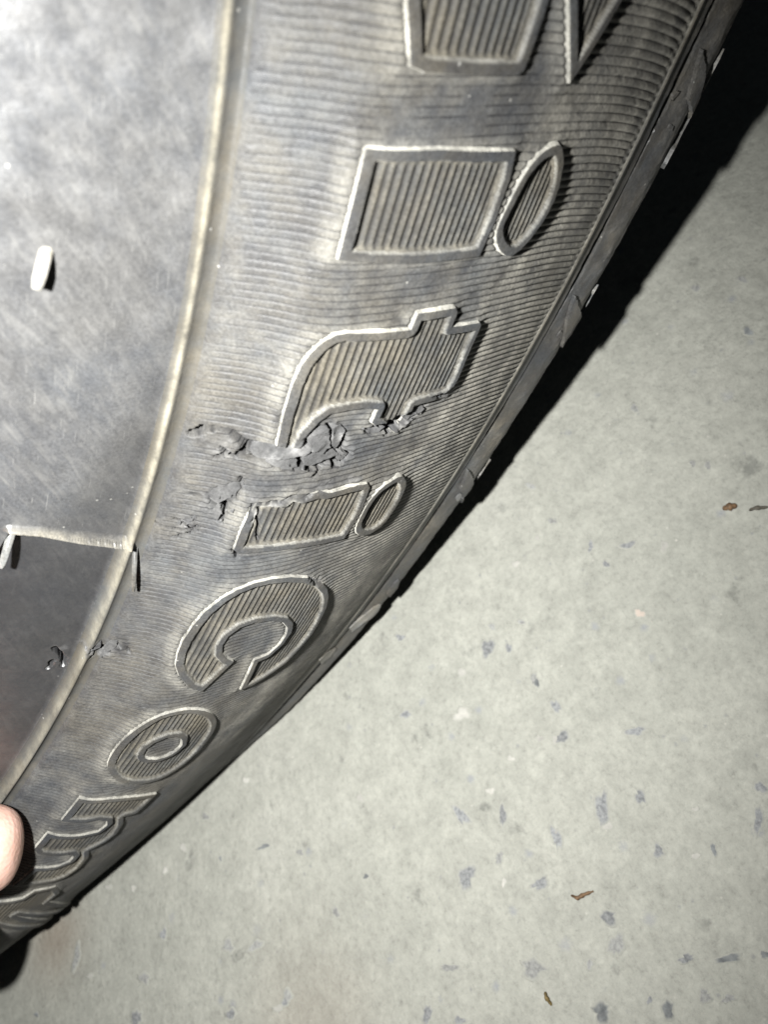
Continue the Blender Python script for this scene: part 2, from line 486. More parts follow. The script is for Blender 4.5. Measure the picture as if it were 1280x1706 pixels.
# crease of the scuffed pad and the little step across it
CREASE = atu([(337, 338), (318, 380), (292, 440), (252, 530), (222, 590), (190, 655), (150, 730), (105, 800), (60, 842), (14, 868)])
CROSS = atu([(16, 868), (62, 873), (129, 886), (175, 895), (219, 902)])
PADLOW = atu([(337, 338), (292, 440), (222, 590), (150, 730), (60, 842), (14, 868), (62, 873), (129, 886), (219, 904), (250, 819), (297, 620), (325, 500), (345, 380)])
POCKET = atu([(18, 870), (62, 874), (129, 887), (223, 904), (200, 980), (145, 1110), (75, 1228), (0, 1340), (-60, 1420), (-200, 1400), (-200, 1000), (-40, 960), (0, 900)])


def relief(th, s, fine=True):
    """height over the plain surface of revolution, and dust and wear, at points (theta, s)"""
    U = np.stack([th * R0, s], 1)
    D = np.zeros(len(U)); dust_and_light = np.zeros(len(U)); wear = np.zeros(len(U)); shade_and_clean = np.zeros(len(U))
    # ribs across the band
    pitch = math.radians(0.162)
    kb = np.where((s > .0004) & (s < S_RIBEND + .0012))[0]
    Ub, sb, tb = U[kb], s[kb], th[kb]
    ribmul = np.ones(len(U))
    rib = np.zeros(len(U)); amp = np.zeros(len(U))
    if len(kb):
        q = (sb - .021) * 1000
        sw = np.where(q < 0, .047 * q * q / 42., .030 * q * q / 48.)      # the moulded ribs lean a little off the radius
        tb = tb + np.radians(sw)
        ph = tb / pitch + .015 * vnoise(Ub, 300, 2, 2)
        fr = np.abs(ph - np.floor(ph) - .5) * 2      # 0 on the crest, 1 in the valley
        worn_up = smooth(math.radians(31), math.radians(36), tb - .10 * (sb - .02) / .03) * (1 - smooth(.022, .040, sb))
        a_ = 0.00031 * smooth(.0010, .0040, sb + .0012 * vnoise(Ub, 160, 3)) * (1 - smooth(S_RIBEND - .0016, S_RIBEND, sb + .0002 * vnoise(Ub, 900, 9, 1)))
        a_ *= .80 + .30 * smooth(-.4, .5, vnoise(Ub, 90, 5, 2)) + .05 * smooth(.026, .042, sb)
        a_ *= 1 - (.20 + .32 * worn_up) * smooth(.0, .5, vnoise(Ub * np.array([1, .45]), 650, 7, 2))
        a_ *= 1 - .30 * worn_up
        low = smooth(.024, .036, sb) * (1 - smooth(math.radians(15.5), math.radians(20.0), th[kb] + .02 * vnoise(Ub, 120, 17, 2)))
        a_ *= 1 - .97 * low
        amp[kb] = a_
        ex = 5.5 - 3.3 * smooth(.018, .034, sb)
        rib[kb] = (1 - fr ** ex) - .75
        shade_and_clean[kb] = .75 * smooth(.72, .92, fr) * smooth(.00008, .0002, a_)  # shade of the narrow rib valleys, painted into the colour
        D[kb] += worn_up * .00004 * vnoise(Ub * np.array([1, .5]), 1100, 8, 2)
    # ramp up to the raised letters
    if fine:
        for L_ in LETTERS:
            P = L_['u']
            lo = P.min(0) - .006; hi = P.max(0) + .006
            k = np.where(((U > lo) & (U < hi)).all(1))[0]
            if not len(k):
                continue
            d = seg_dist(U[k], P); ins = inside(U[k], P)
            if L_['h'] is not None:
                inh = inside(U[k], L_['h']); ins &= ~inh
                d = np.minimum(d, seg_dist(U[k], L_['h']))
            d = np.where(ins, 0, d)
            dl = seg_dist(U[k] + np.array([0, .0005]), P)
            side = np.where(ins, 0, smooth(.0, .0004, d - dl))   # the side towards the bead, where the moulding ramps up and faces the flash
            w = np.exp(-(d / .0012) ** 2)
            D[k] += .00026 * w + side * .00015 * np.exp(-(d / .0017) ** 2)
            D[k] -= .0009 * ins                       # keep well below the letter's own surface
            dust_and_light[k] = np.maximum(dust_and_light[k], np.maximum(.35 * np.exp(-(d / .0011) ** 2), side * .50 * np.exp(-(d / .0021) ** 3)))  # dirt by the letters; bead-side extra tone paints in light on the ramp
        for P, a, rf, wc in WO:
            lo = P.min(0) - .003; hi = P.max(0) + .003
            k = np.where(((U > lo) & (U < hi)).all(1))[0]
            if not len(k):
                continue
            d = seg_dist(U[k], P) * np.where(inside(U[k], P), 1, -1)
            w = smooth(-.0004, .0006, d + .0005 * vnoise(U[k], 1100, 13))
            ribmul[k] *= 1 - w * (1 - rf)
            n = vnoise(U[k], 1000, 21, 4)
            D[k] += a * w * (1.6 * n + .9 * np.abs(vnoise(U[k], 2600, 23, 2)))
            wear[k] = np.maximum(wear[k], wc * w * smooth(-.5, .25, vnoise(U[k], 700, 29)))
        for P, dep in GOUGE:
            lo = P.min(0) - .001; hi = P.max(0) + .001
            k = np.where(((U > lo) & (U < hi)).all(1))[0]
            if not len(k):
                continue
            d = seg_dist(U[k], P) * np.where(inside(U[k], P), 1, -1)
            w = smooth(-.0001, .00022, d + .00018 * vnoise(U[k], 2200, 19, 2))
            D[k] += w * (-dep + dep * .40 * vnoise(U[k], 1100, 25, 3))
            shade_and_clean[k] = np.maximum(shade_and_clean[k], min(.68, dep / .0014) * w)  # gouge floor's shade put into the colour
            ribmul[k] *= 1 - w
        for P, w_, dep in CR:
            lo = P.min(0) - .002; hi = P.max(0) + .002
            k = np.where(((U > lo) & (U < hi)).all(1))[0]
            if not len(k):
                continue
            d = seg_dist(U[k], P, False) 
            ww = w_ * (1 + .5 * vnoise(U[k], 900, 31))
            D[k] -= dep * (1 - smooth(.45, 1.15, d / ww))
            shade_and_clean[k] = np.maximum(shade_and_clean[k], 1 - smooth(.6, 1.0, d / ww))  # shade inside the crack painted as dark colour
            D[k] += .00004 * np.exp(-((d - 1.9 * ww) / ww) ** 2)
    D += amp * ribmul * rib
    inband = smooth(.001, .003, s) * (1 - smooth(S_RIBEND, S_RIBEND + .0005, s))
    if len(kb):
        dust_and_light[kb] = np.maximum(dust_and_light[kb], (.85 * smooth(.024, .040, sb) + .15) * (.62 + .38 * smooth(-.4, .4, vnoise(Ub, 320, 15))) * inband[kb] * (1 - .8 * low))
    # dark strip beyond the ribs, then the groove
    D += .00018 * smooth(S_RIBEND - .0002, S_RIBEND + .0003, s) * (1 - smooth(S_RIBEND + .0004, S_RIBEND + .0018, s))
    kg = np.where(np.abs(s - S_GROOVE) < .0014)[0]
    if len(kg):
        Ug = U[kg]
        gj = .00010 * vnoise(Ug, 300, 41) + .00006 * vnoise(Ug, 1500, 43, 1)
        gw = .00036 * (1 + .5 * vnoise(Ug, 120, 45, 1))
        e = np.abs(s[kg] - S_GROOVE + gj)
        D[kg] -= .0045 * (1 - smooth(.6 * gw, 1.3 * gw, e))
        shade_and_clean[kg] = np.maximum(shade_and_clean[kg], 1 - smooth(.7 * gw, 1.2 * gw, e))  # groove's shade is painted in as dark colour
    # shoulder roughness
    ks = np.where(s > S_GROOVE)[0]
    if len(ks):
        sh = smooth(S_GROOVE, S_GROOVE + .001, s[ks])
        D[ks] += sh * (.00011 * vnoise(U[ks], 220, 51) + .00008 * smooth(.0, .5, vnoise(U[ks], 900, 53, 2)))
    # raised line between pad and band
    D += .00075 * np.exp(-((s + .0001) / .00046) ** 2) - .00045 * np.exp(-((s - .0012) / .0005) ** 2)
    dust_and_light = np.maximum(dust_and_light, np.exp(-((s + .00028) / .00030) ** 2) * (.50 + .45 * smooth(math.radians(23), math.radians(35), th)))
    # pad
    k = np.where((s < .0) & (s > -.045))[0]
    if fine and len(k):
        Uk = U[k]
        f = smooth(0.0, -.0008, s[k])
        f = 1 - smooth(-.0008, 0.0, s[k])
        ins = inside(Uk, PADLOW)
        dc = seg_dist(Uk, CREASE, False)
        tilt = np.where(ins, -.13 * np.sqrt(dc ** 2 + .0008 ** 2) + .13 * .0008, 0)
        tilt = np.where(ins, -.13 * np.sqrt(dc ** 2 + .0008 ** 2) + .13 * .0008, 0)
        dx = seg_dist(Uk, POCKET) * np.where(inside(Uk, POCKET), 1, -1)
        w = smooth(-.0001, .0007, dx)
        shade_and_clean[k] = np.maximum(shade_and_clean[k], (.74 * w + np.where(ins, .50 * smooth(0, .0055, dc), 0) * (1 - w)) * (1 - smooth(-.0018, -.0008, s[k])))  # facet's shade, away from the flash, painted in; pocket floor made darker
        D[k] += ((tilt + .0010) * (1 - w) - .0010 * w) * f
        dl = seg_dist(Uk, CROSS, False)
        D[k] += .00080 * np.exp(-(dl / .00036) ** 2)
        dust_and_light[k] = np.maximum(dust_and_light[k], .9 * np.exp(-(dl / .0004) ** 2))
        shade_and_clean[k] *= 1 - np.exp(-(dl / .0005) ** 2)
        D[k] += .00006 * vnoise(Uk, 350, 61, 2) * f + .00022 * vnoise(Uk, 70, 63, 2) * f
    return D, np.clip(dust_and_light, 0, 1), np.clip(wear, 0, 1), np.clip(shade_and_clean, 0, 1)


# ------------------------------------------------------------------ the tyre
tyre = bpy.data.objects.new('car_tyre', None)
tyre.empty_display_size = .05
COL.objects.link(tyre)
tag(tyre, 'worn black car tyre with cracked sidewall and raised lettering, standing on the concrete floor', 'tyre')

TH0, TH1 = math.radians(3.0), math.radians(47.0)
NTH = int((TH1 - TH0) / math.radians(0.162) * 8)
th_f = np.linspace(TH0, TH1, NTH)


def band(name, s_arr, mat, fine=True, ths=th_f, attrs=True):
    T, S = np.meshgrid(ths, s_arr, indexing='ij')
    t, s = T.ravel(), S.ravel()
    D, dust_and_light, wear, shade_and_clean = relief(t, s, fine)
    X = surf(t, s, D)
    o = mesh_obj(name, X, grid_faces(len(ths), len(s_arr)), mat, tyre, uv=np.stack([t * R0, s], 1), attrs={'dust_and_light': dust_and_light, 'wear': wear, 'shade_and_clean': shade_and_clean})
    return o


s_pad = np.concatenate([np.arange(S_MIN, -.030, .001), np.arange(-.030, -.013, .00030), np.arange(-.013, -.0011, .00015), [-.0011]])
s_line = np.linspace(-.0011, .0016, 16)
s_rib = np.arange(.0016, S_RIBEND, .00027); s_rib = np.append(s_rib, S_RIBEND)
s_bev = np.concatenate([np.linspace(S_RIBEND, S_GROOVE - .0006, 16), np.linspace(S_GROOVE - .0005, S_GROOVE + .0005, 24)])
s_sho = np.concatenate([np.linspace(S_GROOVE + .0005, S_GROOVE + .018, 60)])
s_tre = np.linspace(S_GROOVE + .018, S_MAX, 20)
band('sidewall_pad', s_pad, M_PAD)
band('raised_line', s_line, M_RIDGE)
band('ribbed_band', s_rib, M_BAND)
band('smooth_strip', s_bev, M_SHO)
band('shoulder', s_sho, M_SHO)
th_t = np.radians(np.linspace(3, 47, 130))
band('tread', s_tre, M_TREAD, False, th_t)
# the rest of the ring, all the way round
th_c = np.radians(np.linspace(47, 363, 318))
band('sidewall_pad', np.linspace(S_MIN, -.0011, 24), M_PAD, False, th_c)
band('raised_line', s_line, M_RIDGE, False, th_c)
band('ribbed_band', np.linspace(.0016, S_RIBEND, 24), M_BAND, False, th_c)
band('smooth_strip', s_bev[::3], M_SHO, False, th_c)
band('shoulder', s_sho[::3], M_SHO, False, th_c)
band('tread', s_tre, M_TREAD, False, th_c)
# far half: mirrored plain profile, and the hollow inside
th_all = np.radians(np.linspace(0, 360, 200))
T, S = np.meshgrid(th_all, np.linspace(S_MAX, S_MIN, 60), indexing='ij')
X = surf(T.ravel(), S.ravel()); X[:, 0] *= -1
mesh_obj('far_sidewall', X, grid_faces(200, 60), M_TREAD, tyre)
inner = np.array([(0.203, 0.072), (0.212, 0.076), (0.225, 0.083), (0.25, 0.086), (0.28, 0.083), (0.300, 0.070), (0.305, 0.04), (0.306, 0),
                  (0.305, -0.04), (0.300, -0.070), (0.28, -0.083), (0.25, -0.086), (0.225, -0.083), (0.212, -0.076), (0.203, -0.072)])
T, K = np.meshgrid(th_all, np.arange(len(inner)), indexing='ij')
r_ = inner[K.ravel(), 0]; h_ = inner[K.ravel(), 1]; t_ = T.ravel()
X = np.stack([h_, r_ * np.sin(t_), RL - r_ * np.cos(t_)], 1)
X[:, 2] = np.maximum(X[:, 2], .009)
mesh_obj('inner_liner', X, grid_faces(200, len(inner), True), M_TREAD, tyre)


# ------------------------------------------------------------------ raised letters
def build_letter(L_):
    outer = resample(L_['u'], .00022, L_.get('curve', False))
    hole = resample(L_['h'], .00022, True) if L_['h'] is not None else None
    oc = resample(L_['u'], .0009, True) [::3] if L_.get('curve') else L_['u']
    hc = L_['h']
    lo, hi = outer.min(0), outer.max(0)
    st = .000115
    gu, gs = np.meshgrid(np.arange(lo[0], hi[0], st), np.arange(lo[1], hi[1], st), indexing='ij')
    G = np.stack([gu.ravel(), gs.ravel()], 1)
    ins = inside(G, oc)
    d = seg_dist(G, oc)
    if hole is not None:
        ins &= ~inside(G, hc)
        d = np.minimum(d, seg_dist(G, hc))
    keep = ins & (d > st * .7)
    G = G[keep]
    loops = [outer] + ([hole] if hole is not None else [])
    pts = np.vstack(loops + [G])
    edges = []; o = 0
    for lp in loops:
        n = len(lp)
        edges += [(o + i, o + (i + 1) % n) for i in range(n)]
        o += n
    vs, es, fs, ov, oe, of = delaunay_2d_cdt([Vector((p[0] * 1000, p[1] * 1000)) for p in pts], edges, [], 0, 1e-7)
    V = np.array([(v.x, v.y) for v in vs]) / 1000
    F = np.array([f for f in fs if len(f) == 3])
    C = V[F].mean(1)
    okf = inside(C, oc)
    if hole is not None:
        okf &= ~inside(C, hc)
    F = F[okf]
    d = seg_dist(V, oc)
    if hole is not None:
        d = np.minimum(d, seg_dist(V, hc))
    size = float(np.sqrt(len(G)) * st)
    rimw = .00086 if size > .005 else .00072
    H, FL = .00070, .00012
    rim = H - .00007 * (1 - np.clip(d / .00012, 0, 1)) ** 2 + .00003 * vnoise(V, 700, 71)
    pf = .00086
    fr = np.abs((V[:, 1] / pf) % 1 - .5) * 2
    flo = FL + .00024 * (.5 * np.cos(np.pi * fr)) * smooth(rimw + .0003, rimw + .0006, d) + .00002 * vnoise(V, 900, 73)
    # worn patches rub the ribs flat
    shade_and_clean = np.zeros(len(V)); torn = np.zeros(len(V)); wear = np.zeros(len(V)); add = np.zeros(len(V))
    for P, a, rf, wc in WO:
        kk = np.where(((V > P.min(0) - .002) & (V < P.max(0) + .002)).all(1))[0]
        if not len(kk):
            continue
        Vk = V[kk]
        dd = seg_dist(Vk, P) * np.where(inside(Vk, P), 1, -1)
        w = smooth(-.0003, .0005, dd + .0005 * vnoise(Vk, 1100, 13))
        add[kk] += a * w * (1.4 * vnoise(Vk, 1000, 21, 4) - .5)
        wear[kk] = np.maximum(wear[kk], wc * w * smooth(-.5, .25, vnoise(Vk, 700, 29)))
        if wc >= .6:
            torn[kk] = np.maximum(torn[kk], w)
    t = np.clip((d - rimw) / .00024, 0, 1)
    t = np.maximum(t, torn)
    D = rim * (1 - t) + flo * t + add
    for P, dep in GOUGE:
        kk = np.where(((V > P.min(0) - .001) & (V < P.max(0) + .001)).all(1))[0]
        if len(kk):
            dd = seg_dist(V[kk], P) * np.where(inside(V[kk], P), 1, -1)
            D[kk] -= (dep + .0005) * smooth(-.0001, .0003, dd + .0002 * vnoise(V[kk], 2200, 19, 2))
    for P, w_, dep in CR:
        kk = np.where(((V > P.min(0) - .001) & (V < P.max(0) + .001)).all(1))[0]
        if len(kk):
            dd = seg_dist(V[kk], P, False)
            D[kk] -= dep * .6 * (1 - smooth(.5, 1.2, dd / w_))
            shade_and_clean[kk] = np.maximum(shade_and_clean[kk], 1 - smooth(.6, 1.0, dd / w_))  # crack shade painted on the letters too
    shade_and_clean = np.maximum(shade_and_clean, .62 * smooth(.50, .80, fr) * (t > .95) * (1 - torn))  # shaded valleys between the face ribs painted darker
    dust_and_light = np.where(t > .02, .5 * np.exp(-((d - rimw - .0002) / .0003) ** 2), 0) + .25 * (fr < .3) * (t > .9)
    dust_and_light = np.clip(dust_and_light, 0, 1)
    is_face = (d[F].mean(1) > rimw + .00013)
    def sub(Fs, name, mat, parent, walls):
        idx = np.unique(Fs)
        rm = np.full(len(V), -1); rm[idx] = np.arange(len(idx))
        v2 = V[idx]; D2 = D[idx]; du = dust_and_light[idx]; we = wear[idx]; cl = shade_and_clean[idx]
        F2 = rm[Fs]
        # orient with the surface normal outward
        tri = v2[F2]
        ar = (tri[:, 1, 0] - tri[:, 0, 0]) * (tri[:, 2, 1] - tri[:, 0, 1]) - (tri[:, 1, 1] - tri[:, 0, 1]) * (tri[:, 2, 0] - tri[:, 0, 0])
        F2 = np.where((ar < 0)[:, None], F2[:, ::-1], F2)
        vv, DD, dd_, ww, FF = [v2], [D2], [du], [we], [F2]
        base = len(v2)
        if walls:
            for lp in loops:
                # outer wall: duplicate the rim edge and drop it below the band
                n = len(lp)
                k = np.array([int(np.argmin(((V - p) ** 2).sum(1))) for p in lp])
                top = D[k]
                c = np.roll(lp, -1, 0) - np.roll(lp, 1, 0)
                nn = np.stack([c[:, 1], -c[:, 0]], 1); nn /= np.linalg.norm(nn, axis=1)[:, None] + 1e-12
                a2 = .5 * np.sum(lp[:, 0] * np.roll(lp[:, 1], -1) - np.roll(lp[:, 0], -1) * lp[:, 1])
                if a2 < 0: nn = -nn
                if lp is not outer: nn = -nn
                i = np.arange(n); j = (i + 1) % n
                vv += [lp, lp + nn * .00038]
                DD += [top, np.full(n, -.00035)]
                dd_ += [np.full(n, .8), np.full(n, .9)]; ww += [np.zeros(n)] * 2
                q = np.stack([base + i, base + j, base + n + j, base + n + i], 1)
                if (a2 > 0) == (lp is outer): q = q[:, ::-1]
                FF.append(np.vstack([q[:, [0, 1, 2]], q[:, [0, 2, 3]]]))
                base += 2 * n
        vv = np.vstack(vv); DD = np.concatenate(DD)
        X = surf(vv[:, 0] / R0, vv[:, 1], DD)
        return mesh_obj(name, X, np.vstack(FF), mat, parent, uv=vv, attrs={'dust_and_light': np.concatenate(dd_), 'wear': np.concatenate(ww), 'shade_and_clean': np.concatenate([cl, np.zeros(len(X) - len(cl))])})
    o = sub(F[~is_face], 'letter', M_LET, tyre, True)
    o['label'] = L_['label']
    if is_face.any():
        sub(F[is_face], 'ribbed_face', M_FACE, o, False)


for L_ in LETTERS:
    build_letter(L_)


# ------------------------------------------------------------------ torn rubber, flakes, moulding hairs
def slab(name, px, mat, lift, thick, parent, rough=.0002, tilt=(0, 0), step=.0003, seed=1, wear=.55, curve=False):
    """an irregular piece of rubber lying on the sidewall: outline in photograph points, top roughened, with thickness"""
    outer = atu(px)
    outer = resample(outer.mean(0) + (outer - outer.mean(0)) * .93, .0003, curve)
    outer[:, :] += RNG.normal(0, .00005, outer.shape)
    lo, hi = outer.min(0), outer.max(0)
    gu, gs = np.meshgrid(np.arange(lo[0], hi[0], step), np.arange(lo[1], hi[1], step), indexing='ij')
    G = np.stack([gu.ravel(), gs.ravel()], 1)
    G = G[inside(G, outer) & (seg_dist(G, outer) > step * .6)]
    n = len(outer)
    pts = np.vstack([outer, G])
    vs, es, fs, *_ = delaunay_2d_cdt([Vector((p[0] * 1000, p[1] * 1000)) for p in pts], [(i, (i + 1) % n) for i in range(n)], [], 0, 1e-7)
    V = np.array([(v.x, v.y) for v in vs]) / 1000
    F = np.array([f for f in fs if len(f) == 3])
    F = F[inside(V[F].mean(1), outer)]
    tri = V[F]
    ar = (tri[:, 1, 0] - tri[:, 0, 0]) * (tri[:, 2, 1] - tri[:, 0, 1]) - (tri[:, 1, 1] - tri[:, 0, 1]) * (tri[:, 2, 0] - tri[:, 0, 0])
    F = np.where((ar < 0)[:, None], F[:, ::-1], F)
    mid = outer.mean(0)
    D = lift - .0005 + rough * (1.7 * vnoise(V, 700, seed, 4)) + (V - mid) @ np.array(tilt)
    b = np.arange(n)
    c = np.array([int(np.argmin(((V - p) ** 2).sum(1))) for p in outer])
    allV = np.vstack([V, outer, outer])
    allD = np.concatenate([D, D[c], D[c] - thick])
    m = len(V); i = np.arange(n); j = (i + 1) % n
    q = np.stack([m + i, m + n + i, m + n + j, m + j], 1)
    a2 = .5 * np.sum(outer[:, 0] * np.roll(outer[:, 1], -1) - np.roll(outer[:, 0], -1) * outer[:, 1])
    if a2 < 0: q = q[:, ::-1]
    FF = np.vstack([F, q[:, [0, 1, 2]], q[:, [0, 2, 3]]])
    X = surf(allV[:, 0] / R0, allV[:, 1], allD)
    return mesh_obj(name, X, FF, mat, parent, uv=allV, attrs={'dust_and_light': np.zeros(len(X)), 'wear': np.full(len(X), wear) * smooth(-.6, .2, vnoise(allV, 600, seed + 3))})


TORN = [
    ([(412, 742), (428, 736), (458, 736), (490, 742), (500, 736), (520, 740), (512, 756), (498, 757), (470, 762), (440, 760), (418, 752)], .0009, .0014, .00030, (.02, .03)),
    ([(508, 726), (524, 712), (542, 704), (546, 722), (548, 742), (534, 752), (516, 748)], .0011, .0016, .00032, (.03, .0)),
    ([(550, 706), (566, 704), (574, 714), (568, 732), (556, 748), (549, 736), (552, 722)], .0009, .0014, .00032, (.0, -.04)),
    ([(502, 758), (530, 752), (556, 750), (566, 754), (540, 766), (518, 776), (504, 774)], .0006, .0012, .00016, (.02, 0)),
    ([(440, 768), (462, 764), (496, 764), (497, 778), (480, 784), (446, 782)], .0005, .0012, .00008, (.03, 0)),
    ([(560, 756), (570, 751), (580, 755), (572, 766), (562, 768)], .0005, .0010, .00016, (0, 0)),
    ([(604, 712), (624, 704), (640, 708), (632, 718), (612, 722)], .0005, .0010, .00022, (0, 0)),
    ([(668, 694), (684, 682), (704, 672), (706, 678), (690, 690), (676, 700)], .0007, .0012, .00024, (0, 0)),
    ([(346, 820), (362, 812), (376, 814), (390, 822), (384, 832), (362, 838), (348, 832)], .0005, .0010, .00022, (0, 0)),
    ([(378, 806), (396, 804), (402, 812), (392, 824), (380, 818)], .0006, .0010, .00026, (0, 0)),
    ([(354, 846), (366, 842), (370, 856), (362, 868), (354, 862)], .0004, .0010, .00018, (0, 0)),
    ([(300, 866), (314, 862), (326, 858), (322, 868), (312, 876)], .0004, .0008, .00020, (0, 0)),
    ([(138, 1080), (156, 1072), (170, 1070), (166, 1080), (146, 1086)], .0006, .0010, .00022, (0, 0)),
    ([(172, 1078), (184, 1068), (196, 1068), (192, 1080), (178, 1086)], .0005, .0010, .00024, (0, 0)),
    ([(510, 954), (530, 956), (536, 964), (520, 966)], .0006, .0010, .00020, (0, 0)),
    ([(752, 648), (764, 640), (762, 650)], .0004, .0008, .00014, (0, 0)),
]
for k, (px, lift, th_, ro, ti) in enumerate(TORN):
    slab('torn_rubber', px, M_TORN, lift, th_, tyre, ro, ti, seed=40 + k, wear=1.0 if k in (0, 2, 6, 9, 11, 12, 15) else .3)


def crumbs(parent):
    """shreds of rubber along the tears, joined into one piece"""
    V, F = [], []
    for P, dep in GOUGE:
        n = int(18 * dep / .0010)
        lo, hi = P.min(0), P.max(0)
        c = 0
        while c < n:
            p = lo + (hi - lo) * RNG.random(2)
            if not inside(p[None], P)[0] and RNG.random() < .8:
                continue
            c += 1
            r = RNG.uniform(.00008, .00030)
            x = surf(p[0] / R0, p[1], RNG.uniform(-.0004, .0003))
            q = RNG.normal(0, 1, (6, 3)); q /= np.linalg.norm(q, axis=1)[:, None]
            ax = RNG.normal(0, 1, 3); ax /= np.linalg.norm(ax)
            q = np.array([[1, 0, 0], [-1, 0, 0], [0, 1, 0], [0, -1, 0], [0, 0, 1], [0, 0, -1]]) * RNG.uniform(.5, 1.3, (6, 1)) + .25 * q
            q = q + ax * (q @ ax)[:, None] * RNG.uniform(.2, 1.6)
            b = len(V)
            V += list(x + r * q)
            F += [(b, b + 2, b + 4), (b + 2, b + 1, b + 4), (b + 1, b + 3, b + 4), (b + 3, b, b + 4), (b + 2, b, b + 5), (b + 1, b + 2, b + 5), (b + 3, b + 1, b + 5), (b, b + 3, b + 5)]
    V = np.array(V)
    w = RNG.random(len(V) // 6).repeat(6)
    o = mesh_obj('rubber_crumbs', V, np.array(F), M_TORN, parent, attrs={'dust_and_light': w * .0, 'wear': .2 + .8 * w}, smooth_sh=False)
    o['kind'] = 'stuff'


crumbs(tyre)


FLAKES = [
    ([(1166, 72), (1172, 100), (1166, 140), (1155, 190), (1140, 240), (1122, 275), (1108, 292), (1118, 250), (1130, 205), (1142, 160), (1155, 110)], M_SHO, .0006),
    ([(1219, 84), (1212, 104), (1198, 130), (1182, 155), (1170, 178), (1168, 160), (1182, 128), (1202, 105)], M_FLAKE, .0005),
    ([(955, 486), (961, 505), (955, 535), (942, 565), (930, 580), (938, 545), (946, 510)], M_SHO, .0006),
    ([(1002, 472), (996, 490), (980, 512), (962, 545), (950, 570), (960, 530), (974, 500), (988, 482)], M_FLAKE, .0004),
    ([(778, 778), (786, 790), (782, 812), (766, 830), (758, 836), (764, 812), (772, 795)], M_SHO, .0005),
    ([(820, 765), (812, 780), (798, 795), (788, 812), (793, 792), (806, 774)], M_FLAKE, .0004),
    ([(664, 962), (661, 980), (648, 996), (643, 988), (654, 972)], M_SHO, .0004),
    ([(638, 1006), (628, 1019), (606, 1035), (584, 1053), (579, 1047), (604, 1025), (624, 1009)], M_FLAKE, .0003),
    ([(560, 1078), (550, 1092), (534, 1105), (530, 1099), (546, 1084)], M_FLAKE, .0003),
    ([(1132, 150), (1126, 160), (1118, 168), (1120, 158)], M_SHO, .0002),
    ([(1122, 208), (1118, 218), (1112, 214), (1116, 206)], M_SHO, .0002),
    ([(934, 548), (938, 558), (930, 568), (927, 558)], M_SHO, .0002),
    ([(766, 820), (770, 826), (760, 834), (758, 828)], M_FLAKE, .0002),
]
for k, (px, mt, lift) in enumerate(FLAKES):
    slab('rubber_flake', px, mt, lift + .0005, .0005, tyre, .00005, step=.0003, seed=90 + k, wear=0)


def tube(name, pts, radii, mat, parent=None, nseg=10):
    pts = np.asarray(pts, float)
    n = len(pts)
    T = np.gradient(pts, axis=0); T /= np.linalg.norm(T, axis=1)[:, None]
    ref = np.array([.3, .5, .8]); V = []
    for p, t, r in zip(pts, T, radii):
        a = np.cross(t, ref); a /= np.linalg.norm(a); b = np.cross(t, a)
        for k in range(nseg):
            an = 2 * math.pi * k / nseg
            V.append(p + r * (math.cos(an) * a + math.sin(an) * b))
    F = []
    for i in range(n - 1):
        for k in range(nseg):
            F.append((i * nseg + k, i * nseg + (k + 1) % nseg, (i + 1) * nseg + (k + 1) % nseg, (i + 1) * nseg + k))
    V += [pts[0], pts[-1]]
    for k in range(nseg):
        F.append((n * nseg, (k + 1) % nseg, k, k)); F.append((n * nseg + 1, (n - 1) * nseg + k, (n - 1) * nseg + (k + 1) % nseg, (n - 1) * nseg + (k + 1) % nseg))
    me = bpy.data.meshes.new(name)
    me.from_pydata([tuple(v) for v in V], [], [tuple(dict.fromkeys(f)) for f in F])
    for p in me.polygons: p.use_smooth = True
    me.materials.append(mat)
    o = bpy.data.objects.new(name, me); COL.objects.link(o)
    if parent is not None: o.parent = parent
    return o


def hair(base_px, tip_px, height, r0, r1, mat=None):
    """a moulding hair: rooted on the sidewall, its tip standing off by `height`"""
    tb = at([base_px])[0]
    P0 = surf(tb[0], tb[1], 0.0)
    tt = at([tip_px])[0]
    P1s = surf(tt[0], tt[1], 0.0)
    d = P1s - CAM
    P1 = CAM + d * (1 - height / np.linalg.norm(d))
    t = np.linspace(0, 1, 9)[:, None]
    nrm = CAM - P0; nrm /= np.linalg.norm(nrm)
    pts = P0 - nrm * .001 + (P1 - P0 + nrm * .001) * t + nrm * (.25 * height * np.sin(np.pi * t))
    rr = np.interp(t[:, 0], [0, .12, .8, 1], [r0 * 1.5, r0, r1, r1 * .75])
    o = tube('moulding_hair', pts, rr, mat or M_HAIR, tyre)
    return o


hair((84, 392), (60, 482), .0034, .00052, .00050)
hair((22, 876), (2, 945), .0030, .00042, .00036)
hair((225, 906), (222, 984), .0026, .00030, .00026, M_SHO)

# ------------------------------------------------------------------ ground
gm, nt, b = nt_mat('concrete')
L = nt.links.new
tc = N(nt, 'ShaderNodeTexCoord')
n1 = N(nt, 'ShaderNodeTexNoise', i_Scale=22.0, i_Detail=8.0, i_Roughness=0.62); L(tc.outputs['Object'], n1.inputs['Vector'])
n2 = N(nt, 'ShaderNodeTexNoise', i_Scale=800.0, i_Detail=6.0, i_Roughness=0.8); L(tc.outputs['Object'], n2.inputs['Vector'])
n3 = N(nt, 'ShaderNodeTexNoise', i_Scale=130.0, i_Detail=4.0, i_Roughness=0.6); L(tc.outputs['Object'], n3.inputs['Vector'])
c1 = ramp(nt, n1.outputs[0], [(0.30, (0.362, 0.366, 0.325, 1)), (0.55, (0.405, 0.407, 0.362, 1)), (0.75, (0.442, 0.442, 0.397, 1))])
c2 = ramp(nt, n2.outputs[0], [(0.28, g(0.72)), (0.46, g(.97)), (0.70, g(1.14))])
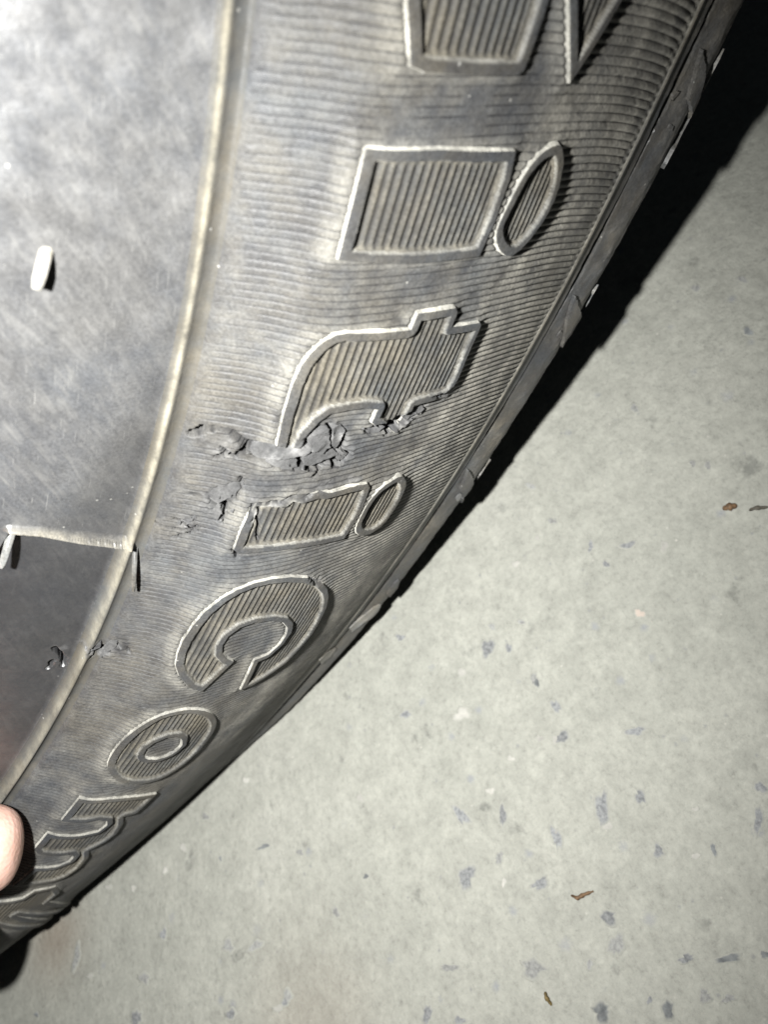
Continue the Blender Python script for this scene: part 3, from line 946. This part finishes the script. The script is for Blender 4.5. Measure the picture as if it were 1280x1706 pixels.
c = mix(nt, 1.0, c1.outputs[0], c2.outputs[0], 'MULTIPLY')
c3 = ramp(nt, n3.outputs[0], [(0.28, (0.30, 0.31, 0.32, 1)), (0.36, (1, 1, 1, 1))])
m3 = mix(nt, 0.5, (1, 1, 1, 1), c3.outputs[0])
c = mix(nt, 1.0, c, m3, 'MULTIPLY')
n4 = N(nt, 'ShaderNodeTexNoise', i_Scale=210.0, i_Detail=6.0, i_Roughness=0.75); L(tc.outputs['Object'], n4.inputs['Vector'])
c4 = ramp(nt, n4.outputs[0], [(0.33, g(0.86)), (0.50, g(1.0)), (0.66, g(1.12))])
c = mix(nt, 1.0, c, c4.outputs[0], 'MULTIPLY')
def specks(c, scale, size, thr, col, chan=0):
    vo = N(nt, 'ShaderNodeTexVoronoi', i_Scale=scale); L(tc.outputs['Object'], vo.inputs['Vector'])
    sp = N(nt, 'ShaderNodeSeparateColor'); L(vo.outputs['Color'], sp.inputs[0])
    nz = N(nt, 'ShaderNodeMath', operation='MULTIPLY_ADD'); L(n2.outputs[0], nz.inputs[0]); nz.inputs[1].default_value = .35; L(vo.outputs['Distance'], nz.inputs[2])
    rp = ramp(nt, nz.outputs[0], [(size + .10, g(1)), (size + .24, g(0))])
    gt = N(nt, 'ShaderNodeMath', operation='GREATER_THAN'); L(sp.outputs[chan], gt.inputs[0]); gt.inputs[1].default_value = thr
    mm = N(nt, 'ShaderNodeMath', operation='MULTIPLY'); L(rp.outputs[0], mm.inputs[0]); L(gt.outputs[0], mm.inputs[1])
    return mix(nt, mm.outputs[0], c, col)
c = specks(c, 420.0, .10, .72, (0.30, 0.305, 0.29, 1), 0)
c = specks(c, 520.0, .08, .84, (0.53, 0.52, 0.47, 1), 1)
c = specks(c, 170.0, .10, .74, (0.325, 0.335, 0.335, 1), 2)
c = specks(c, 95.0, .06, .66, (0.36, 0.365, 0.36, 1), 0)
st = N(nt, 'ShaderNodeAttribute', attribute_name='stain')
sx = N(nt, 'ShaderNodeMath', operation='MULTIPLY'); L(st.outputs['Fac'], sx.inputs[0]); L(n1.outputs[0], sx.inputs[1])
c = mix(nt, sx.outputs[0], c, (0.27, 0.20, 0.145, 1))
L(c, b.inputs['Base Color'])
b.inputs['Roughness'].default_value = .75
b.inputs['Specular IOR Level'].default_value = .3
b.inputs['Diffuse Roughness'].default_value = 1.0
bp = N(nt, 'ShaderNodeBump', i_Strength=1.0, i_Distance=0.0009); L(n2.outputs[0], bp.inputs['Height'])
bp2 = N(nt, 'ShaderNodeBump', i_Strength=.5, i_Distance=0.0012); L(n3.outputs[0], bp2.inputs['Height']); L(bp.outputs[0], bp2.inputs['Normal'])
L(bp2.outputs[0], b.inputs['Normal'])
gn = 90
gx = np.concatenate([[-4, -1], np.linspace(-.12, .30, 170), [1, 4]])
T, S = np.meshgrid(gx, gx + .05, indexing='ij')
P2 = np.stack([T.ravel(), S.ravel()], 1)
near = (np.abs(P2) < .6).all(1)
Z = np.where(near, -.0001 * np.abs(vnoise(P2, 30, 81)), 0)
ground = mesh_obj('ground', np.column_stack([P2, Z]), grid_faces(len(gx), len(gx), True), gm,
                  attrs={'stain': np.exp(-((P2 - gpx((92, 1560))[:2]) ** 2).sum(1) / .009 ** 2) + .5 * np.exp(-((P2 - gpx((520, 1690))[:2]) ** 2).sum(1) / .012 ** 2)})
tag(ground, 'grey speckled concrete floor lit by the flash', None, kind='structure')


def simple(name, col, rough=.7, var=.3, scale=900.0, film=False):
    m, nt, b = nt_mat(name)
    tc = N(nt, 'ShaderNodeTexCoord')
    n = N(nt, 'ShaderNodeTexNoise', i_Scale=scale, i_Detail=4.0); nt.links.new(tc.outputs['Object'], n.inputs['Vector'])
    r = ramp(nt, n.outputs[0], [(.3, tuple(x * (1 - var) for x in col) + (1,)), (.7, tuple(min(1, x * (1 + var)) for x in col) + (1,))])
    if film:
        gb = N(nt, 'ShaderNodeTexNoise', i_Scale=800.0, i_Detail=6.0, i_Roughness=.8); nt.links.new(tc.outputs['Object'], gb.inputs['Vector'])
        bb = N(nt, 'ShaderNodeBump', i_Strength=.8, i_Distance=.0007); nt.links.new(gb.outputs[0], bb.inputs['Height']); nt.links.new(bb.outputs[0], b.inputs['Normal'])
        b.inputs['Specular IOR Level'].default_value = .3
        b.inputs['Diffuse Roughness'].default_value = 1.0
    oi = N(nt, 'ShaderNodeObjectInfo')
    orr = ramp(nt, oi.outputs['Random'], [(0, g(.80)), (1, g(1.16))])
    cc = mix(nt, 1.0, r.outputs[0], orr.outputs[0], 'MULTIPLY')
    ed = N(nt, 'ShaderNodeAttribute', attribute_name='edge')     # where a stone sinks into the cement it is filmed over with it
    em = N(nt, 'ShaderNodeMath', operation='MULTIPLY_ADD'); nt.links.new(n.outputs[0], em.inputs[0]); em.inputs[1].default_value = .5 if film else 0
    nt.links.new(ed.outputs['Fac'], em.inputs[2])
    er = ramp(nt, em.outputs[0], [(.20, g(0)), (1.0, g(1))])
    cc = mix(nt, er.outputs[0], cc, (0.405, 0.407, 0.364, 1))
    nt.links.new(cc, b.inputs['Base Color'])
    b.inputs['Roughness'].default_value = rough
    return m


M_STONE = [simple('blue_grey_stone', (0.262, 0.270, 0.274), film=True, var=.3, scale=1700.), simple('grey_stone', (0.305, 0.308, 0.296), film=True, var=.25, scale=1700.), simple('dark_stone', (0.20, 0.212, 0.215), film=True),
           simple('pale_stone', (0.47, 0.462, 0.425), film=True, var=.12), simple('pink_stone', (0.48, 0.415, 0.36), film=True, var=.15)]


def stone(px, w, h, rot, mt):
    n = 18
    c = gpx(px)
    depth = np.linalg.norm(c - CAM)
    V = []; k = depth / FPX
    ring = []
    ph = random.random() * 6
    for i in range(n):
        a = 2 * math.pi * i / n
        rr = 1 + .22 * math.sin(2 * a + ph) + .16 * math.sin(3 * a + ph * 2) + random.uniform(-.22, .22)
        x, y = w / 2 * rr * math.cos(a), h / 2 * rr * math.sin(a)
        xr, yr = x * math.cos(rot) - y * math.sin(rot), x * math.sin(rot) + y * math.cos(rot)
        ring.append(gpx((px[0] + xr, px[1] + yr)))
    ring = np.array(ring); mid = ring.mean(0)
    V = [tuple(mid + np.array([0, 0, .00005]))] + [tuple(mid + (p - mid) * .68 + np.array([0, 0, .00004])) for p in ring] + [tuple(mid + (p - mid) * 1.16 + np.array([0, 0, .00001])) for p in ring] + [tuple(mid + (p - mid) * 1.2 + np.array([0, 0, -.00025])) for p in ring]
    F = []
    for i in range(n):
        j = (i + 1) % n
        F.append((0, 1 + i, 1 + j)); F.append((1 + i, 1 + n + i, 1 + n + j, 1 + j)); F.append((1 + n + i, 1 + 2 * n + i, 1 + 2 * n + j, 1 + n + j))
    V = np.array(V)
    me = bpy.data.meshes.new('stone')
    nrm = np.cross(V[2] - V[1], V[0] - V[1])
    if nrm[2] > 0: F = [tuple(reversed(f)) for f in F]
    me.from_pydata([tuple(v) for v in V], [], F)
    for p in me.polygons: p.use_smooth = True
    ea = me.attributes.new('edge', 'FLOAT', 'POINT')
    ea.data.foreach_set('value', [0.0] * (1 + n) + [1.0] * (2 * n))
    me.materials.append(M_STONE[mt])
    o = bpy.data.objects.new('stone', me); COL.objects.link(o); o.parent = ground
    return o


STONES = [  # x, y, w, h, rot, kind
    (813, 1080, 20, 38, .1, 0), (848, 1080, 10, 18, 0, 0), (820, 1044, 14, 10, 0, 1), (667, 1062, 14, 14, 0, 0), (676, 1190, 20, 12, -.4, 0),
    (768, 1358, 20, 40, -.5, 0), (838, 1358, 12, 40, .15, 0), (778, 1460, 32, 34, .4, 0), (901, 1472, 34, 16, -.5, 0), (928, 1396, 14, 44, -.25, 0),
    (1004, 1348, 28, 54, 0, 0), (1068, 1328, 16, 28, -.6, 0), (1098, 1418, 16, 28, -.5, 0), (1190, 1415, 10, 20, -.2, 2), (1265, 1366, 20, 40, 0, 0),
    (1268, 1312, 20, 18, 0, 0), (1060, 1218, 28, 18, -.2, 0), (937, 1228, 22, 22, 0, 0), (926, 1176, 14, 28, -.5, 0), (1014, 1528, 30, 22, 0, 0),
    (1028, 1574, 26, 40, -.1, 1), (1003, 1686, 30, 32, 0, 2), (1114, 1682, 22, 28, 0, 2), (1145, 1597, 26, 16, 0, 0), (1215, 1597, 44, 14, -.1, 2),
    (1275, 1590, 14, 16, 0, 2), (1175, 1660, 20, 26, .3, 1), (1214, 1664, 24, 14, 0, 1), (748, 1612, 26, 14, 0, 1), (890, 1614, 46, 30, .3, 1),
    (983, 1607, 14, 16, 0, 1), (1083, 1666, 10, 14, 0, 0), (712, 1690, 18, 30, 0, 0), (766, 1700, 18, 16, 0, 0), (832, 1430, 14, 20, .4, 1),
    (890, 1130, 12, 18, .3, 1), (895, 1138, 8, 20, -.4, 2), (1248, 552, 16, 16, .4, 2), (1160, 480, 14, 14, 0, 1), (1238, 466, 20, 10, 0, 1),
    (868, 1036, 14, 8, 0, 1), (885, 810, 16, 10, .5, 1), (920, 868, 14, 10, 0, 1), (1048, 908, 22, 12, -.2, 0), (985, 910, 10, 18, 0, 0),
    (1010, 940, 12, 12, 0, 0), (1180, 775, 12, 14, 0, 1), (1155, 772, 12, 10, 0, 1), (1058, 680, 12, 14, 0, 1), (342, 1360, 12, 14, 0, 1),
    (367, 1430, 6, 8, 0, 2), (272, 1556, 10, 22, .1, 0), (127, 1595, 12, 46, .1, 1), (380, 1575, 18, 24, .4, 1), (425, 1576, 26, 14, -.4, 1),
    (240, 1630, 14, 22, -.5, 1), (226, 1698, 22, 28, 0, 0), (384, 1690, 14, 20, 0, 0), (478, 1662, 16, 24, .1, 1), (475, 1668, 10, 16, 0, 0),
    (500, 1420, 14, 10, 0, 1), (440, 1410, 22, 8, -.2, 2), (60, 1690, 10, 8, 0, 2), (560, 1520, 12, 16, 0, 1), (610, 1460, 10, 8, 0, 2),
    (1108, 910, 14, 16, 0, 3), (1066, 1022, 16, 16, 0, 4), (770, 1190, 26, 20, 0, 3), (770, 1120, 12, 16, 0, 3), (926, 1232, 12, 12, 0, 3),
    (900, 1230, 12, 12, 0, 3), (818, 1318, 14, 12, 0, 3), (1014, 1376, 16, 14, 0, 3), (1160, 1426, 14, 12, 0, 3), (1160, 1348, 10, 10, 0, 3),
    (927, 1387, 8, 10, 0, 3), (852, 1264, 12, 10, 0, 3), (275, 1450, 9, 11, 0, 3), (840, 1470, 8, 14, 0, 3), (600, 1330, 12, 12, 0, 3),
    (305, 1412, 14, 12, 0, 3), (410, 1300, 10, 12, 0, 3), (180, 1478, 9, 9, 0, 3), (222, 1480, 9, 9, 0, 3), (150, 1626, 10, 8, 0, 3),
    (464, 1680, 14, 12, 0, 3), (860, 940, 12, 12, 0, 3), (896, 896, 8, 8, 0, 3),
]
for x, y, w, h, r, k in STONES:
    stone((x, y), w, h, r, k)


# dry leaf scraps and twigs lying on the floor
M_BROWN = simple('dry_brown', (0.19, 0.115, 0.06), .7, .5, 1500)
M_OLIVE = simple('dry_olive', (0.22, 0.16, 0.06), .7, .5, 1500)


def scrap(name, px, rad, mat, label, cat):
    P = np.array([gpx(p, .0006) for p in px])
    out = []
    for i in range(len(P) - 1):
        for t in np.linspace(0, 1, 4, endpoint=False):
            out.append(P[i] * (1 - t) + P[i + 1] * t)
    out.append(P[-1])
    out = np.array(out); out[:, 2] += .0004 * np.sin(np.linspace(0, 5, len(out)))
    r = rad * (np.sin(np.pi * np.clip(np.linspace(0, 1, len(out)), .08, .92)) ** .5) * (1 + .25 * np.sin(np.arange(len(out)) * 2.1))
    o = tube(name, out, r, mat, None, 7)
    c = out.mean(0)
    for v in o.data.vertices: v.co = Vector(v.co) - Vector(c)
    o.location = c
    return tag(o, label, cat, 'dry plant scraps on the floor')


scrap('dry_twig', [(953, 1492), (964, 1496), (974, 1490), (988, 1485)], .00032, M_BROWN, 'curled reddish-brown dry twig lying on the concrete below the middle', 'twig')
scrap('dry_twig', [(909, 1653), (913, 1664), (918, 1676)], .00030, M_OLIVE, 'short olive-brown dry twig near the bottom edge of the floor', 'twig')
scrap('leaf_scrap', [(1207, 848), (1217, 845), (1228, 840)], .00062, M_BROWN, 'orange-brown scrap of dry leaf at the right of the floor', 'leaf')
scrap('dry_twig', [(1250, 850), (1264, 847), (1280, 843)], .00035, simple('dark_twig', (.10, .09, .07)), 'thin dark twig beside the orange-brown leaf scrap', 'twig')


# ------------------------------------------------------------------ the hand reaching in from the left
sk, nt, b = nt_mat('skin')
L = nt.links.new
tc = N(nt, 'ShaderNodeTexCoord')
n1 = N(nt, 'ShaderNodeTexNoise', i_Scale=160.0, i_Detail=5.0); L(tc.outputs['Object'], n1.inputs['Vector'])
n2 = N(nt, 'ShaderNodeTexVoronoi', i_Scale=1400.0); L(tc.outputs['Object'], n2.inputs['Vector'])
cr = ramp(nt, n1.outputs[0], [(.32, (0.50, 0.30, 0.235, 1)), (.68, (0.60, 0.40, 0.33, 1))])
L(cr.outputs[0], b.inputs['Base Color'])
b.inputs['Roughness'].default_value = .6
b.inputs['Specular IOR Level'].default_value = .3
b.inputs['Subsurface Weight'].default_value = .12
b.inputs['Subsurface Radius'].default_value = (.004, .0015, .0008)
b.inputs['Subsurface Scale'].default_value = 1.0
wv = N(nt, 'ShaderNodeTexWave', i_Scale=560.0, i_Distortion=3.5, i_Detail=2.0, wave_type='RINGS'); L(tc.outputs['Object'], wv.inputs['Vector'])
bp = N(nt, 'ShaderNodeBump', i_Strength=.35, i_Distance=.0002); L(n2.outputs['Distance'], bp.inputs['Height'])
bq = N(nt, 'ShaderNodeBump', i_Strength=.10, i_Distance=.00010); L(wv.outputs['Fac'], bq.inputs['Height']); L(bp.outputs[0], bq.inputs['Normal']); L(bq.outputs[0], b.inputs['Normal'])

DZ = 0.124
def hp(x, y, depth):
    return apx((x, y), depth)
verts, edges, radii = [], [], []
def addv(p, r, link=None):
    verts.append(tuple(p)); radii.append(r)
    if link is not None: edges.append((link, len(verts) - 1))
    return len(verts) - 1
wrist = addv(hp(-1150, 1560, .084), .016)
arm1 = addv(hp(-1750, 1600, .078), .019, wrist)
palm0 = addv(hp(-900, 1540, .086), .017, wrist)
palm1 = addv(hp(-680, 1530, .088), .015, palm0)
FING = {'index': [(-520, 1452, .092), (-340, 1428, .098), (-150, 1417, .1065), (-30, 1415, .1125), (44, 1414, .1140)],
        'middle': [(-520, 1560, .095), (-360, 1578, .104), (-210, 1580, .114), (-100, 1574, .119), (-27, 1574, .121)],
        'ring': [(-540, 1670, .098), (-410, 1710, .106), (-300, 1730, .115), (-200, 1730, .120), (-140, 1730, .122)],
        'little': [(-590, 1790, .100), (-480, 1840, .108), (-400, 1860, .114), (-320, 1860, .117), (-260, 1860, .119)]}
for nm, pts in FING.items():
    prev = palm1
    rs = [.0074, .0068, .0066, .0068, .0056] if nm != 'little' else [.0064, .0057, .0054, .0054, .0044]
    for p, r in zip(pts, rs):
        prev = addv(hp(*p), r, prev)
prev = palm0
for p, r in zip([(-820, 1330, .083), (-660, 1180, .084), (-520, 1110, .087)], [.010, .0085, .0072]):
    prev = addv(hp(*p), r, prev)
me = bpy.data.meshes.new('person')
me.from_pydata(verts, edges, [])
hand = bpy.data.objects.new('person', me)
COL.objects.link(hand)
sm = hand.modifiers.new('skin', 'SKIN')
sm.use_smooth_shade = True
for i, v in enumerate(me.skin_vertices[0].data):
    v.radius = (radii[i], radii[i]); v.use_root = (i == 0)
ss = hand.modifiers.new('subdivision', 'SUBSURF'); ss.levels = 3; ss.render_levels = 3
me.materials.append(sk)
tag(hand, 'hand reaching in at the lower left, one bare fingertip in front of the tyre', 'person')
